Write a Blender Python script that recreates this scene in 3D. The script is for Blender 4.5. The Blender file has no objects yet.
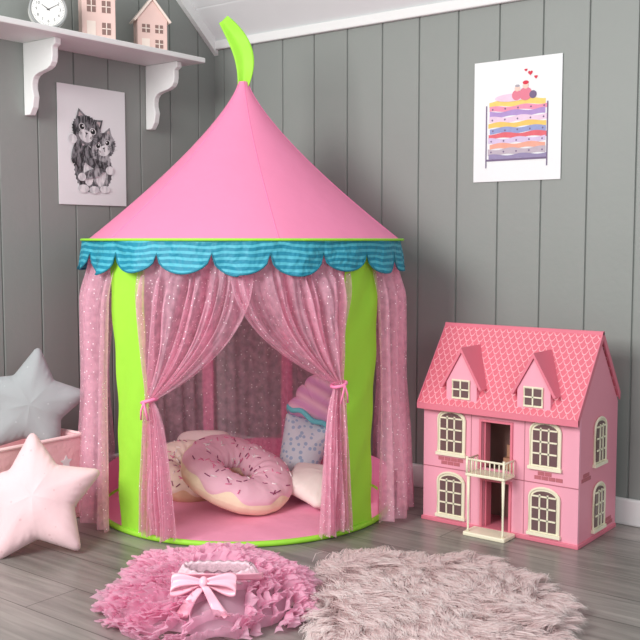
import bpy, bmesh, math, random
from math import sin, cos, pi, radians, sqrt
from mathutils import Vector, Matrix, Euler, noise
random.seed(4)
S = bpy.context.scene
COL = S.collection
S.view_settings.view_transform = 'Standard'

# ---------------------------------------------------------------- helpers
def lin(c):
    r = []
    for v in c:
        v = v/255.0
        r.append(v/12.92 if v <= 0.04045 else ((v+0.055)/1.055)**2.4)
    return (r[0], r[1], r[2], 1.0)

def mat(name, col, rough=0.7, var=0.06, vscale=12, bump=0.0, bscale=80, metal=0.0, sheen=0.0, trans=0.0, spec=0.5, clear=0.0):
    m = bpy.data.materials.new(name); m.use_nodes = True
    nt = m.node_tree; N = nt.nodes; L = nt.links
    b = N['Principled BSDF']
    b.inputs['Roughness'].default_value = rough
    b.inputs['Metallic'].default_value = metal
    b.inputs['Specular IOR Level'].default_value = spec
    if sheen: b.inputs['Sheen Weight'].default_value = sheen
    tc = N.new('ShaderNodeTexCoord'); nz = N.new('ShaderNodeTexNoise')
    nz.inputs['Scale'].default_value = vscale; nz.inputs['Detail'].default_value = 4
    L.new(tc.outputs['Object'], nz.inputs['Vector'])
    mx = N.new('ShaderNodeMix'); mx.data_type = 'RGBA'
    c = lin(col)
    mx.inputs[6].default_value = tuple(max(0, v*(1-var)) for v in c[:3])+(1,)
    mx.inputs[7].default_value = tuple(min(1, v*(1+var)) for v in c[:3])+(1,)
    L.new(nz.outputs['Fac'], mx.inputs[0]); L.new(mx.outputs[2], b.inputs['Base Color'])
    if bump:
        n2 = N.new('ShaderNodeTexNoise'); n2.inputs['Scale'].default_value = bscale
        L.new(tc.outputs['Object'], n2.inputs['Vector'])
        bp = N.new('ShaderNodeBump'); bp.inputs['Strength'].default_value = bump
        bp.inputs['Distance'].default_value = 0.01
        L.new(n2.outputs['Fac'], bp.inputs['Height']); L.new(bp.outputs[0], b.inputs['Normal'])
    last = b.outputs[0]
    if trans:
        tr = N.new('ShaderNodeBsdfTranslucent')
        L.new(mx.outputs[2], tr.inputs['Color'])
        ms = N.new('ShaderNodeMixShader'); ms.inputs[0].default_value = trans
        L.new(last, ms.inputs[1]); L.new(tr.outputs[0], ms.inputs[2]); last = ms.outputs[0]
    if clear:
        tp = N.new('ShaderNodeBsdfTransparent'); ms = N.new('ShaderNodeMixShader'); ms.inputs[0].default_value = clear
        L.new(last, ms.inputs[1]); L.new(tp.outputs[0], ms.inputs[2]); last = ms.outputs[0]
    L.new(last, N['Material Output'].inputs['Surface'])
    return m

def sheer(name, col, opac=0.5, dots=True, dscale=55, thr=0.12):
    m = bpy.data.materials.new(name); m.use_nodes = True
    nt = m.node_tree; N = nt.nodes; L = nt.links
    N.remove(N['Principled BSDF']); out = N['Material Output']
    d = N.new('ShaderNodeBsdfDiffuse'); d.inputs[0].default_value = lin(col)
    t = N.new('ShaderNodeBsdfTranslucent'); t.inputs[0].default_value = lin(col)
    a = N.new('ShaderNodeMixShader'); a.inputs[0].default_value = 0.4
    L.new(d.outputs[0], a.inputs[1]); L.new(t.outputs[0], a.inputs[2])
    tp = N.new('ShaderNodeBsdfTransparent')
    b = N.new('ShaderNodeMixShader')
    tc = N.new('ShaderNodeTexCoord')
    nz = N.new('ShaderNodeTexNoise'); nz.inputs['Scale'].default_value = 45; nz.inputs['Detail'].default_value = 3
    L.new(tc.outputs['Object'], nz.inputs['Vector'])
    mr = N.new('ShaderNodeMapRange'); mr.inputs[1].default_value = .3; mr.inputs[2].default_value = .7
    mr.inputs[3].default_value = opac-0.12; mr.inputs[4].default_value = opac+0.12
    L.new(nz.outputs['Fac'], mr.inputs[0]); L.new(mr.outputs[0], b.inputs[0])
    bpn = N.new('ShaderNodeBump'); bpn.inputs['Strength'].default_value = .4; bpn.inputs['Distance'].default_value = .005
    L.new(nz.outputs['Fac'], bpn.inputs['Height']); L.new(bpn.outputs[0], d.inputs['Normal'])
    L.new(tp.outputs[0], b.inputs[1]); L.new(a.outputs[0], b.inputs[2])
    last = b
    if dots:
        v = N.new('ShaderNodeTexVoronoi'); v.inputs['Scale'].default_value = dscale
        L.new(tc.outputs['Object'], v.inputs['Vector'])
        lt = N.new('ShaderNodeMath'); lt.operation = 'LESS_THAN'; lt.inputs[1].default_value = thr
        L.new(v.outputs['Distance'], lt.inputs[0])
        w = N.new('ShaderNodeBsdfDiffuse'); w.inputs[0].default_value = lin((255, 246, 250))
        c = N.new('ShaderNodeMixShader')
        L.new(lt.outputs[0], c.inputs[0]); L.new(b.outputs[0], c.inputs[1]); L.new(w.outputs[0], c.inputs[2])
        last = c
    L.new(last.outputs[0], out.inputs['Surface'])
    return m

def empty(name, loc, rotz=0, label=None, category=None, **kw):
    o = bpy.data.objects.new(name, None); COL.objects.link(o)
    o.location = loc; o.rotation_euler = (0, 0, rotz); o.empty_display_size = 0.05
    if label: o['label'] = label
    if category: o['category'] = category
    for k, v in kw.items(): o[k] = v
    return o

def obj(name, vs, fs, mats, parent=None, loc=(0, 0, 0), rot=(0, 0, 0), smooth=False, mi=None, **kw):
    me = bpy.data.meshes.new(name); me.from_pydata([tuple(v) for v in vs], [], fs); me.update()
    if not isinstance(mats, (list, tuple)): mats = [mats]
    for m in mats: me.materials.append(m)
    if mi: me.polygons.foreach_set('material_index', mi)
    if smooth: me.polygons.foreach_set('use_smooth', [True]*len(me.polygons))
    o = bpy.data.objects.new(name, me); COL.objects.link(o)
    if parent: o.parent = parent
    o.location = loc; o.rotation_euler = rot
    for k, v in kw.items(): o[k] = v
    return o

def bevel(o, w=0.003, seg=2):
    m = o.modifiers.new('bevel', 'BEVEL'); m.width = w; m.segments = seg; m.limit_method = 'ANGLE'
    return o

class MB:
    """accumulates pieces of ONE part"""
    def __init__(s): s.v = []; s.f = []; s.m = []
    def add(s, vs, fs, mi=0):
        n = len(s.v); s.v += [tuple(v) for v in vs]; s.f += [tuple(i+n for i in f) for f in fs]; s.m += [mi]*len(fs)
        return s
    def box(s, x0, x1, y0, y1, z0, z1, mi=0):
        vs = [(x0, y0, z0), (x1, y0, z0), (x1, y1, z0), (x0, y1, z0), (x0, y0, z1), (x1, y0, z1), (x1, y1, z1), (x0, y1, z1)]
        fs = [(3, 2, 1, 0), (4, 5, 6, 7), (0, 1, 5, 4), (1, 2, 6, 5), (2, 3, 7, 6), (3, 0, 4, 7)]
        return s.add(vs, fs, mi)
    def prism(s, pts, axis, a, b, mi=0):
        def P(p, t):
            return {'x': (t, p[0], p[1]), 'y': (p[0], t, p[1]), 'z': (p[0], p[1], t)}[axis]
        n = len(pts)
        vs = [P(p, a) for p in pts]+[P(p, b) for p in pts]
        fs = [tuple(range(n)), tuple(range(2*n-1, n-1, -1))]+[(i, i+n, (i+1) % n+n, (i+1) % n) for i in range(n)]
        return s.add(vs, fs, mi)
    def tube(s, pts, r, n=8, closed=False, mi=0):
        vs, fs = tubegeo(pts, r, n, closed); return s.add(vs, fs, mi)
    def cyl(s, p, q, r, n=12, mi=0):
        return s.tube([p, q], r, n, False, mi)
    def make(s, name, mats, parent=None, **kw):
        return obj(name, s.v, s.f, mats, parent, mi=s.m, **kw)

def tubegeo(pts, r, n=8, closed=False):
    pts = [Vector(p) for p in pts]; k = len(pts); vs = []; fs = []
    up = Vector((0, 0, 1)); prev = None
    for i, p in enumerate(pts):
        if closed: t = pts[(i+1) % k]-pts[(i-1) % k]
        else: t = pts[min(i+1, k-1)]-pts[max(i-1, 0)]
        t.normalize()
        a = prev if prev is not None else (up if abs(t.z) < 0.9 else Vector((1, 0, 0)))
        a = (a-t*a.dot(t)).normalized(); prev = a
        b = t.cross(a)
        rr = r(i/(k-1)) if callable(r) else r
        for j in range(n):
            an = 2*pi*j/n; vs.append(p+a*cos(an)*rr+b*sin(an)*rr)
    m = k if closed else k-1
    for i in range(m):
        for j in range(n):
            i2 = (i+1) % k
            fs.append((i*n+j, i*n+(j+1) % n, i2*n+(j+1) % n, i2*n+j))
    if not closed:
        fs.append(tuple(range(n-1, -1, -1))); fs.append(tuple((k-1)*n+j for j in range(n)))
    return vs, fs

def grid(fn, nu, nv, closeu=False):
    vs = []; fs = []
    cu = nu if closeu else nu+1
    for j in range(nv+1):
        for i in range(cu):
            vs.append(fn(i/nu, j/nv))
    for j in range(nv):
        for i in range(nu):
            a = j*cu+i; b = j*cu+(i+1) % cu
            fs.append((a, b, b+cu, a+cu))
    return vs, fs

# ---------------------------------------------------------------- materials
M_wall = mat('painted_panel_grey', (142, 147, 143), 0.5, 0.06, 3, 0.05, 60)
M_white = mat('white_paint', (232, 233, 232), 0.5, 0.02)
M_ceil = mat('ceiling_paint', (226, 228, 229), 0.6, 0.02)
M_pink = mat('tent_pink_nylon', (255, 150, 192), 0.6, 0.04, 5, 0.25, 14, trans=0.22)
M_mat = mat('tent_floor_pink', (246, 164, 194), 0.65, 0.06, 9, 0.5, 12)
M_lime = mat('lime_nylon', (168, 238, 66), 0.6, 0.05, 8, 0.3, 18, trans=0.15)
M_teal_edge = mat('teal_piping', (18, 118, 140), 0.6)
M_sheer = sheer('pink_sequin_tulle', (255, 202, 222), 0.50, True, 85, .14)
M_sheer_back = sheer('pink_back_tulle', (255, 200, 220), 0.44, True, 60, .12)

def floor_mat():
    m = bpy.data.materials.new('grey_wood_floor'); m.use_nodes = True
    nt = m.node_tree; N = nt.nodes; L = nt.links; b = N['Principled BSDF']
    tc = N.new('ShaderNodeTexCoord')
    br = N.new('ShaderNodeTexBrick'); br.inputs['Scale'].default_value = 1
    br.inputs['Brick Width'].default_value = 1.3; br.inputs['Row Height'].default_value = 0.15
    br.inputs['Mortar Size'].default_value = 0.0016; br.inputs['Mortar Smooth'].default_value = 0.2
    br.inputs['Color1'].default_value = lin((150, 145, 140)); br.inputs['Color2'].default_value = lin((128, 123, 118))
    br.inputs['Mortar'].default_value = lin((78, 75, 72)); br.offset = 0.37
    L.new(tc.outputs['Object'], br.inputs['Vector'])
    mp = N.new('ShaderNodeMapping'); mp.inputs['Scale'].default_value = (2.0, 26, 1)
    L.new(tc.outputs['Object'], mp.inputs['Vector'])
    nz = N.new('ShaderNodeTexNoise'); nz.inputs['Scale'].default_value = 1.6; nz.inputs['Detail'].default_value = 8
    nz.inputs['Distortion'].default_value = 0.6
    L.new(mp.outputs[0], nz.inputs['Vector'])
    mr = N.new('ShaderNodeMapRange'); mr.inputs[1].default_value = 0.3; mr.inputs[2].default_value = 0.7
    mr.inputs[3].default_value = 0.66; mr.inputs[4].default_value = 1.22
    L.new(nz.outputs['Fac'], mr.inputs[0])
    mx = N.new('ShaderNodeVectorMath'); mx.operation = 'SCALE'
    L.new(br.outputs['Color'], mx.inputs[0]); L.new(mr.outputs[0], mx.inputs['Scale'])
    L.new(mx.outputs[0], b.inputs['Base Color'])
    b.inputs['Roughness'].default_value = 0.30
    bp = N.new('ShaderNodeBump'); bp.inputs['Strength'].default_value = 0.12; bp.inputs['Distance'].default_value = 0.004
    L.new(nz.outputs['Fac'], bp.inputs['Height']); L.new(bp.outputs[0], b.inputs['Normal'])
    return m
M_floor = floor_mat()

# ---------------------------------------------------------------- room
ZC = 1.61; SL = 0.86
obj('floor', *(lambda q: (q.v, q.f))(MB().box(-0.15, 4.6, -4.2, 0.15, -0.06, 0.0)), M_floor, kind='structure')

def groove_profile(L, pitch, w=0.007, d=0.006, off=0.05):
    pts = [(0, 0)]; s = off
    while s < L:
        pts += [(s-w/2, 0), (s-w/6, -d), (s+w/6, -d), (s+w/2, 0)]; s += pitch
    pts.append((L, 0)); return pts
pts = groove_profile(4.5, 0.148)
vs = []; fs = []
for s, d in pts: vs += [(s, -d, 0), (s, -d, ZC+0.03)]
for i in range(len(pts)-1): fs.append((2*i, 2*i+2, 2*i+3, 2*i+1))
n = len(vs); vs += [(0, .12, 0), (4.5, .12, 0), (4.5, .12, ZC+.03), (0, .12, ZC+.03)]; fs.append((n, n+3, n+2, n+1))
obj('wall_back', vs, fs, M_wall, kind='structure')
pts = groove_profile(4.1, 0.148, off=0.09)
vs = []; fs = []
for s, d in pts: vs += [(d, -s, 0), (d, -s, ZC+0.03+SL*min(s, 2.5))]
for i in range(len(pts)-1): fs.append((2*i+1, 2*i+3, 2*i+2, 2*i))
obj('wall_left', vs, fs, M_wall, kind='structure')
mb = MB(); yy = 0.0
while yy < 2.4:
    y1 = yy+0.118
    mb.prism([(-yy, ZC+SL*yy), (-y1, ZC+SL*y1), (-y1-.02, ZC+SL*y1+.03), (-yy-.02, ZC+SL*yy+.03)], 'x', 0, 4.5)
    yy += 0.124
mb.prism([(0, ZC+.025), (-2.5, ZC+.025+SL*2.5), (-2.5, ZC+.06+SL*2.5), (0, ZC+.06)], 'x', 0, 4.5)
mb.make('ceiling', M_ceil, kind='structure')
bevel(MB().box(0, 4.5, -0.018, 0, ZC-0.03, ZC+0.004).make('trim_1', M_white, kind='structure'), .004)
MB().prism([(-0.0, ZC-0.05), (-2.45, ZC-0.05+SL*2.45), (-2.45, ZC+SL*2.45), (0, ZC)], 'x', 0, 0.02).make('trim_2', M_white, kind='structure')
bevel(MB().box(0, 4.5, -0.016, 0, 0, 0.08).make('baseboard_back', M_white, kind='structure'), .005)
bevel(MB().box(0, 0.016, -4.1, -0.016, 0, 0.08).make('baseboard_left', M_white, kind='structure'), .005)

# ---------------------------------------------------------------- tent
TC = (0.622, -0.522, 0); TA = radians(41)
tent = empty('play_tent', TC, TA, 'round pink play tent with lime posts, teal scalloped valance, sheer curtains', 'play tent')
def pol(R, ph, z): return (R*sin(ph), -R*cos(ph), z)
def TW(x, y, z):
    return (TC[0]+x*cos(TA)-y*sin(TA), TC[1]+x*sin(TA)+y*cos(TA), z)
RZ = 0.845; RR = 0.496; APZ = 1.335
def rooff(u, v):
    ph = 2*pi*u
    r = RR*(0.03+0.97*(1-v)**1.32)
    r *= 1-0.03*abs(sin(3*(ph-radians(12))))*(1-v*.5)
    return pol(r, ph, RZ+(APZ-RZ)*v)
vs, fs = grid(rooff, 144, 28, True)
obj('roof', vs, fs, M_pink, tent, smooth=True)
M_seam = mat('seam_pink', (246, 132, 180), .6)
for k in range(6):
    ph = radians(12)+k*pi/3
    MB().tube([Vector(rooff(ph/(2*pi), v/20)) for v in range(21)], 0.0013, 5).make('roof_seam', M_seam, tent, smooth=True)
mb = MB().tube([pol(RR+.003, 2*pi*i/120, RZ+0.001) for i in range(120)], 0.0035, 8, True)
mb.make('rim_piping', M_lime, tent, smooth=True)
NS = 20
def valz(u):
    t = (u*NS+.5) % 1; k_ = int(u*NS+.5)
    return 0.036+(0.055+.006*sin(k_*2.3))*sqrt(max(0, 1-(2*t-1)**2))
def valf(u, v):
    ph = 2*pi*u; d = valz(u)*v
    return pol(RR-0.001+0.10*d+0.009*sin(ph*NS+.6)*v+.003*sin(ph*8)+.014*v*noise.noise(Vector((cos(ph)*7, sin(ph)*7, v))), ph, RZ-d)
def stripes():
    m = bpy.data.materials.new('teal_stripe_fabric'); m.use_nodes = True
    nt = m.node_tree; N = nt.nodes; L = nt.links; b = N['Principled BSDF']; b.inputs['Roughness'].default_value = .6
    tc = N.new('ShaderNodeTexCoord'); sp = N.new('ShaderNodeSeparateXYZ'); L.new(tc.outputs['Object'], sp.inputs[0])
    nz = N.new('ShaderNodeTexNoise'); nz.inputs['Scale'].default_value = 7; L.new(tc.outputs['Object'], nz.inputs['Vector'])
    nm = N.new('ShaderNodeMath'); nm.operation = 'MULTIPLY_ADD'; nm.inputs[1].default_value = .034
    L.new(nz.outputs['Fac'], nm.inputs[0]); L.new(sp.outputs['Z'], nm.inputs[2])
    a = N.new('ShaderNodeMath'); a.operation = 'MULTIPLY'; a.inputs[1].default_value = 2*pi/0.0165
    s = N.new('ShaderNodeMath'); s.operation = 'SINE'; L.new(nm.outputs[0], a.inputs[0]); L.new(a.outputs[0], s.inputs[0])
    g = N.new('ShaderNodeMapRange'); g.inputs[1].default_value = 0.0; g.inputs[2].default_value = .35; L.new(s.outputs[0], g.inputs[0])
    mx = N.new('ShaderNodeMix'); mx.data_type = 'RGBA'; mx.inputs[6].default_value = lin((14, 128, 156)); mx.inputs[7].default_value = lin((74, 172, 192))
    L.new(g.outputs[0], mx.inputs[0]); L.new(mx.outputs[2], b.inputs['Base Color'])
    n2 = N.new('ShaderNodeTexNoise'); n2.inputs['Scale'].default_value = 28; L.new(tc.outputs['Object'], n2.inputs['Vector'])
    bp = N.new('ShaderNodeBump'); bp.inputs['Strength'].default_value = 1; bp.inputs['Distance'].default_value = .014
    L.new(n2.outputs['Fac'], bp.inputs['Height']); L.new(bp.outputs[0], b.inputs['Normal'])
    return m
vs, fs = grid(valf, NS*16, 6, True)
obj('valance', vs, fs, stripes(), tent, smooth=True)
mb = MB().tube([valf(i/(NS*16), 1) for i in range(NS*16)], 0.0026, 6, True)
mb.make('valance_piping', M_teal_edge, tent, smooth=True)
# finial streamer : fabric leaf curving over
def fin(u, v):
    w = 0.008+0.021*sin(pi*min(1, v*0.84+0.10))**0.8
    x = 0.014*sin(v*pi)-0.060*v**2.2
    z = 0.206*v
    fold = abs(u-.42)*2
    return (x+(u-.5)*2*w*cos(.2), -0.010*fold*(1-v*.3)+.003*sin(v*8+u*3), z+(u-.5)*(0.006+.040*v)*(w/.03))
vs, fs = grid(fin, 10, 24)
o = obj('finial_flag', vs, fs, M_lime, tent, loc=(0, 0, APZ-.018), smooth=True)
md = o.modifiers.new('s', 'SOLIDIFY'); md.thickness = .0025; md.offset = 0
# lime post covers
def band(p0, p1):
    def f(u, v):
        ph = radians(p0+(p1-p0)*u)
        return pol(0.480-0.022*v+0.004*sin(v*9+u*5)+.002*sin(v*31+u*8), ph, RZ-.002-(RZ-.006)*v)
    return f
for a, b in ((36.5, 54.5), (-50.5, -34)):
    vs, fs = grid(band(a, b), 10, 60)
    o = obj('post_cover', vs, fs, M_lime, tent, smooth=True)
for a in (118, 162, 198, 242):
    vs, fs = grid(band(a-2.5, a+2.5), 4, 24)
    o = obj('post_cover', vs, fs, M_pink, tent, smooth=True)
mb = MB().prism([(0.455*cos(2*pi*i/96), 0.455*sin(2*pi*i/96)) for i in range(96)], 'z', 0.001, 0.010)
mb.make('floor_mat', M_mat, tent)
MB().tube([pol(0.458, 2*pi*i/96, 0.009) for i in range(96)], 0.0085, 8, True).make('base_hoop', M_lime, tent, smooth=True)
def skirt(u, v):
    ph = radians(62+236*u); return pol(0.455, ph, 0.008+0.11*v+.004*sin(ph*9)*v)
vs, fs = grid(skirt, 80, 5); obj('wall_skirt', vs, fs, M_pink, tent, smooth=True)
def backf(u, v):
    ph = radians(112+136*u); return pol(0.468-.03*v+0.009*sin(ph*34+3*v+2*sin(ph*7))+.004*sin(ph*71), ph, RZ-.01-(RZ-.05)*v)
vs, fs = grid(backf, 240, 10); obj('back_panel', vs, fs, M_sheer_back, tent, smooth=True)

def folds(u, v, ph, n):
    w = u+.045*sin(9*u+ph)+.022*sin(23*u+2*ph+v)+.03*noise.noise(Vector((u*6, v*3, ph)))
    return sin(2*pi*n*w+ph+.8*v)+.5*sin(2*pi*n*1.9*w+ph*2-1.5*v)+.35*sin(2*pi*n*.45*w+ph+2*v)+.6*noise.noise(Vector((u*26, v*7, ph)))*min(1, 6*u, 6*(1-u))
def topr(z, r_out):
    d = min(1, max(0, (RZ-z-.05)/.13)); d = d*d*(3-2*d)
    return 0.476+(r_out-0.476)*d, .35+.65*d
def frontc(sg, ztie, tie, top, bot, phase):
    vt = 0.55
    def f(u, v):
        z0 = RZ-0.006
        if v < vt:
            s = v/vt
            pin = -4+(tie-1.5+4)*s**2.9
            po = top-(top-tie-1.8)*s**2.2
            amp = 0.010+0.010*sin(pi*s)
            zz = z0-(z0-ztie)*(s-0.10*sin(pi*s)*(1-u))
        else:
            s = (v-vt)/(1-vt); zz = ztie-(ztie-0.022)*s
            pin = tie-1.5+(bot[0]-tie+1.5)*s**.55; po = tie+1.8+(bot[1]-tie-1.8)*s**.55
            amp = 0.008+0.014*s
        ph = po+(pin-po)*u+ .6*sin(11*u+phase+3*v)*min(1, abs(v-vt)*4)
        rb, ka = topr(zz, 0.500-0.026*v)
        if zz > RZ-.10: amp = min(amp, .008)
        r = rb+amp*ka*folds(u, v, phase, 9)
        g = math.exp(-((v-vt)/.05)**2)
        r = r*(1-g)+g*(0.497+0.35*(r-0.497))
        zz += 0.010*sin(u*5*pi+phase)*max(0, v-.8)*5*.6
        return pol(r, radians(ph*sg), zz)
    return f
M_tie = mat('tie_pink', (248, 138, 182), .6)
for sg, zt, tie, top, bot, p in ((-1, 0.405, 31.0, 36, (22.0, 38.5), 0.4), (1, 0.445, 33.0, 39, (26.0, 40.0), 1.7)):
    vs, fs = grid(frontc(sg, zt, tie, top, bot, p), 180, 80)
    obj('curtain', vs, fs, M_sheer, tent, smooth=True)
    mb = MB()
    aa = radians((tie+.2)*sg)
    c = Vector(pol(0.490, aa, zt)); t = Vector((cos(aa), sin(aa), 0)); nrm = Vector((sin(aa), -cos(aa), 0))
    mb.tube([c+t*0.020*cos(a)+nrm*0.022*sin(a)+Vector((0, 0, 0.006*cos(a))) for a in [2*pi*i/20 for i in range(20)]], 0.005, 6, True)
    for s2 in (-1, 1):
        mb.tube([c+nrm*.026, c+nrm*.028+t*s2*.008-Vector((0, 0, .025)), c+nrm*.024+t*s2*.012-Vector((0, 0, .05))], 0.003, 5)
    mb.make('curtain_tie', M_tie, tent, smooth=True)
def sidec(sg, a0, phase):
    def f(u, v):
        ph = a0+70*u
        g = math.exp(-((v-.52)/.20)**2)
        ph = ph+g*(a0+24-ph)*0.10
        z = RZ-.006-(RZ-.022)*v
        rb, ka = topr(z, 0.494+0.022*v-0.008*g)
        amp = (.007+.009*v)*ka
        r = rb+amp*folds(u, v*.35, phase, 11)
        return pol(r, radians(ph*sg), z+0.010*sin(u*9+phase)*max(0, v-.8)*3)
    return f
for sg, a0, p in ((-1, 48, 0.2), (1, 51, 2.0)):
    vs, fs = grid(sidec(sg, a0, p), 220, 50)
    obj('curtain', vs, fs, M_sheer, tent, smooth=True)

# ---------------------------------------------------------------- cushions
def pillow(name, rfn, T, mats, parent=None, nth=150, rings=20, loc=(0, 0, 0), rot=(0, 0, 0), tip=None, wr=0.004, seed=0, ridge=None, **kw):
    vs = []; fs = []
    R_ = [rfn(2*pi*j/nth) for j in range(nth)]
    for side in (1, -1):
        base = len(vs); vs.append((0, 0, side*T))
        for k in range(1, rings+1):
            s = sin(pi/2*k/rings)
            for j in range(nth):
                th = 2*pi*j/nth; r = R_[j]*s
                z = T*sqrt(max(0, 1-s*s))**0.9
                if tip: z *= 1-tip(th)*s
                p = Vector((r*cos(th), r*sin(th), 0))
                z += wr*noise.noise(p*14+Vector((seed, side*3, 0)))*sqrt(max(0, 1-s**4))
                if ridge: z += ridge(p.x, p.y)*sqrt(max(0, 1-s**3))
                z += wr*.35*sin(th*37+seed)*max(0, s-.75)*4*sqrt(max(0, 1-s*s))*2
                vs.append((p.x, p.y, side*max(z, 0) if k < rings else 0))
        for j in range(nth):
            a = base; b = base+1+j; c = base+1+(j+1) % nth
            fs.append((a, b, c) if side > 0 else (a, c, b))
        for k in range(rings-1):
            for j in range(nth):
                a = base+1+k*nth+j; b = base+1+k*nth+(j+1) % nth
                q = (a, a+nth, b+nth, b); fs.append(q if side > 0 else q[::-1])
    o = obj(name, vs, fs, mats, parent, loc, rot, True, None, **kw)
    bm = bmesh.new(); bm.from_mesh(o.data); bmesh.ops.remove_doubles(bm, verts=bm.verts, dist=1e-5); bm.to_mesh(o.data); bm.free()
    return o
def star(Ro, ri=0.52, cap=0.95, rot=pi/2, wdeg=3.5):
    Ri = Ro*ri
    def raw(th):
        a = (th-rot) % (2*pi/5); a = min(a, 2*pi/5-a)
        return Ro*Ri*sin(pi/5)/(Ri*sin(pi/5-a)+Ro*sin(a))
    def f(th):
        k = 7; w = radians(wdeg)
        return min(sum(raw(th+w*(i-k//2)/(k//2)) for i in range(k))/k, Ro*cap)
    return f
def startip(rot=pi/2, k=.30):
    def f(th):
        a = (th-rot) % (2*pi/5); a = min(a, 2*pi/5-a); return k*max(0, 1-a/(pi/5))
    return f
def rrect(w, h, p=4):
    return lambda th: 1/((abs(cos(th))/w)**p+(abs(sin(th))/h)**p)**(1/p)

def dotted(name, base, dot, scale=30, thr=.16, rough=.95):
    m = mat(name, base, rough, .03, 10, .12, 30, spec=.1, sheen=.2); nt = m.node_tree; N = nt.nodes; L = nt.links
    b = N['Principled BSDF']; src = b.inputs['Base Color'].links[0].from_socket
    tc = N.new('ShaderNodeTexCoord'); v = N.new('ShaderNodeTexVoronoi'); v.inputs['Scale'].default_value = scale
    L.new(tc.outputs['Object'], v.inputs['Vector'])
    lt = N.new('ShaderNodeMath'); lt.operation = 'LESS_THAN'; lt.inputs[1].default_value = thr
    L.new(v.outputs['Distance'], lt.inputs[0])
    mx = N.new('ShaderNodeMix'); mx.data_type = 'RGBA'; mx.inputs[7].default_value = lin(dot)
    L.new(lt.outputs[0], mx.inputs[0]); L.new(src, mx.inputs[6]); L.new(mx.outputs[2], b.inputs['Base Color'])
    return m

M_pstar = dotted('pale_pink_cotton', (234, 200, 204), (224, 186, 190), 32, .12)
M_gstar = dotted('grey_cotton', (164, 168, 170), (182, 186, 188), 34, .10)
pillow('star_cushion', star(0.195, .55), 0.066, M_pstar, loc=(0.490, -1.228, 0.142), rot=(radians(66), radians(-4), radians(48)), tip=startip(), seed=3, wr=.006,
       label='pale pink star-shaped cushion leaning against the toy box', category='cushion')
pillow('star_cushion', star(0.185, .55), 0.060, M_gstar, loc=(0.20, -1.03, 0.345), rot=(radians(80), radians(9), radians(52)), tip=startip(), seed=8, wr=.006,
       label='grey star-shaped cushion standing in the pink toy box', category='cushion')

# toy box
box = empty('toy_box', (0.185, -1.235, 0), 0, 'open pink fabric toy box with white star motifs against wall', 'storage box')
hx, hy, H = 0.145, 0.30, 0.255
M_box = mat('box_pink', (240, 192, 196), .9, .04, 8, .2, 60, spec=.2)
mb = MB(); t = .012
mb.box(-hx, hx, -hy, hy, 0.001, .012); mb.box(hx-t, hx, -hy, hy, .012, H); mb.box(-hx, -hx+t, -hy, hy, .012, H)
mb.box(-hx+t, hx-t, -hy, -hy+t, .012, H); mb.box(-hx+t, hx-t, hy-t, hy, .012, H)
bevel(mb.make('box_body', M_box, box), .003)
def star10(cx, cz, r):
    return [(cx+(r if k % 2 == 0 else r*.5)*cos(pi/2+k*pi/5), cz+(r if k % 2 == 0 else r*.5)*sin(pi/2+k*pi/5)) for k in range(10)]
for (yy, zz, r) in ((-.08, .08, .024), (.06, .17, .03), (.17, .09, .027), (.235, .18, .022), (.26, .05, .018)):
    MB().prism(star10(yy, zz, r), 'x', hx, hx+.0012).make('star_motif', M_white, box)
for (xx, zz, r) in ((0.05, .16, .026), (-.06, .09, .024)):
    MB().prism(star10(xx, zz, r), 'y', hy, hy+.0012).make('star_motif', M_white, box)
mb = MB(); mb.tube([(hx*sx, hy*sy, H) for sx, sy in ((-1, -1), (1, -1), (1, 1), (-1, 1))], .006, 8, True)
mb.make('box_rim', mat('rim_pale', (248, 214, 214), .7), box)

# donuts
M_dough = mat('dough_fabric', (246, 226, 198), .9, .05, 20, .2, 60, spec=.1)
M_dough2 = mat('dough_fabric_tan', (226, 190, 160), .9, .05, 20, .2, 60, spec=.1)
M_sp = [mat('sprinkle_plum', (150, 70, 110), .8), mat('sprinkle_rose', (225, 120, 160), .8), mat('sprinkle_white', (250, 240, 240), .8)]
def donut(loc, rot, R, r, frost, dough, label, seed, lo0=-.15, flat=.78):
    rd = random.Random(seed)
    d = empty('donut_cushion', loc, 0, label, 'cushion'); d.rotation_euler = rot
    def P(th, a, rr):
        cr = 1+.030*noise.noise(Vector((cos(th)*3, sin(th)*3, seed)))
        rr = rr*(1+.05*noise.noise(Vector((cos(th)*5, sin(th)*5, cos(a)*2+seed)))+.035*sin(15*th+seed)*max(0, -cos(a)))
        return Vector(((R*cr+rr*cos(a))*cos(th), (R*cr+rr*cos(a))*sin(th), rr*flat*sin(a)+.004*sin(3*th+seed)))
    vs, fs = grid(lambda u, v: P(2*pi*u, 2*pi*v, r), 84, 32, True); obj('dough', vs, fs, dough, d, smooth=True)
    def fr(u, v):
        th = 2*pi*u; lo = lo0+.20*sin(th*7)+.12*sin(th*11+1); hi = pi+.25-.2*sin(th*5)
        return P(th, lo+(hi-lo)*v, r+.005*sin(pi*v)**.3)
    vs, fs = grid(fr, 150, 22, True); mb = MB().add(vs, fs, 0)
    for k in range(110):
        th = rd.random()*2*pi; a = .30+lo0+.15+rd.random()*(pi-.9)
        dr = rd.random()*pi; l = .0075
        mb.tube([P(th+l*s*cos(dr)/R, a+l*s*sin(dr)/r, r+.0055) for s in (-1, 0, 1)], .0018, 5, False, 1+k % 3)
    mb.make('frosting', [frost]+M_sp, d, smooth=True)
    return d
M_fr1 = mat('frosting_pink', (240, 192, 208), .9, .05, 8, .2, 30, spec=.15)
M_fr2 = mat('frosting_cream', (242, 222, 208), .9, .05, 8, .2, 30, spec=.15)
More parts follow.
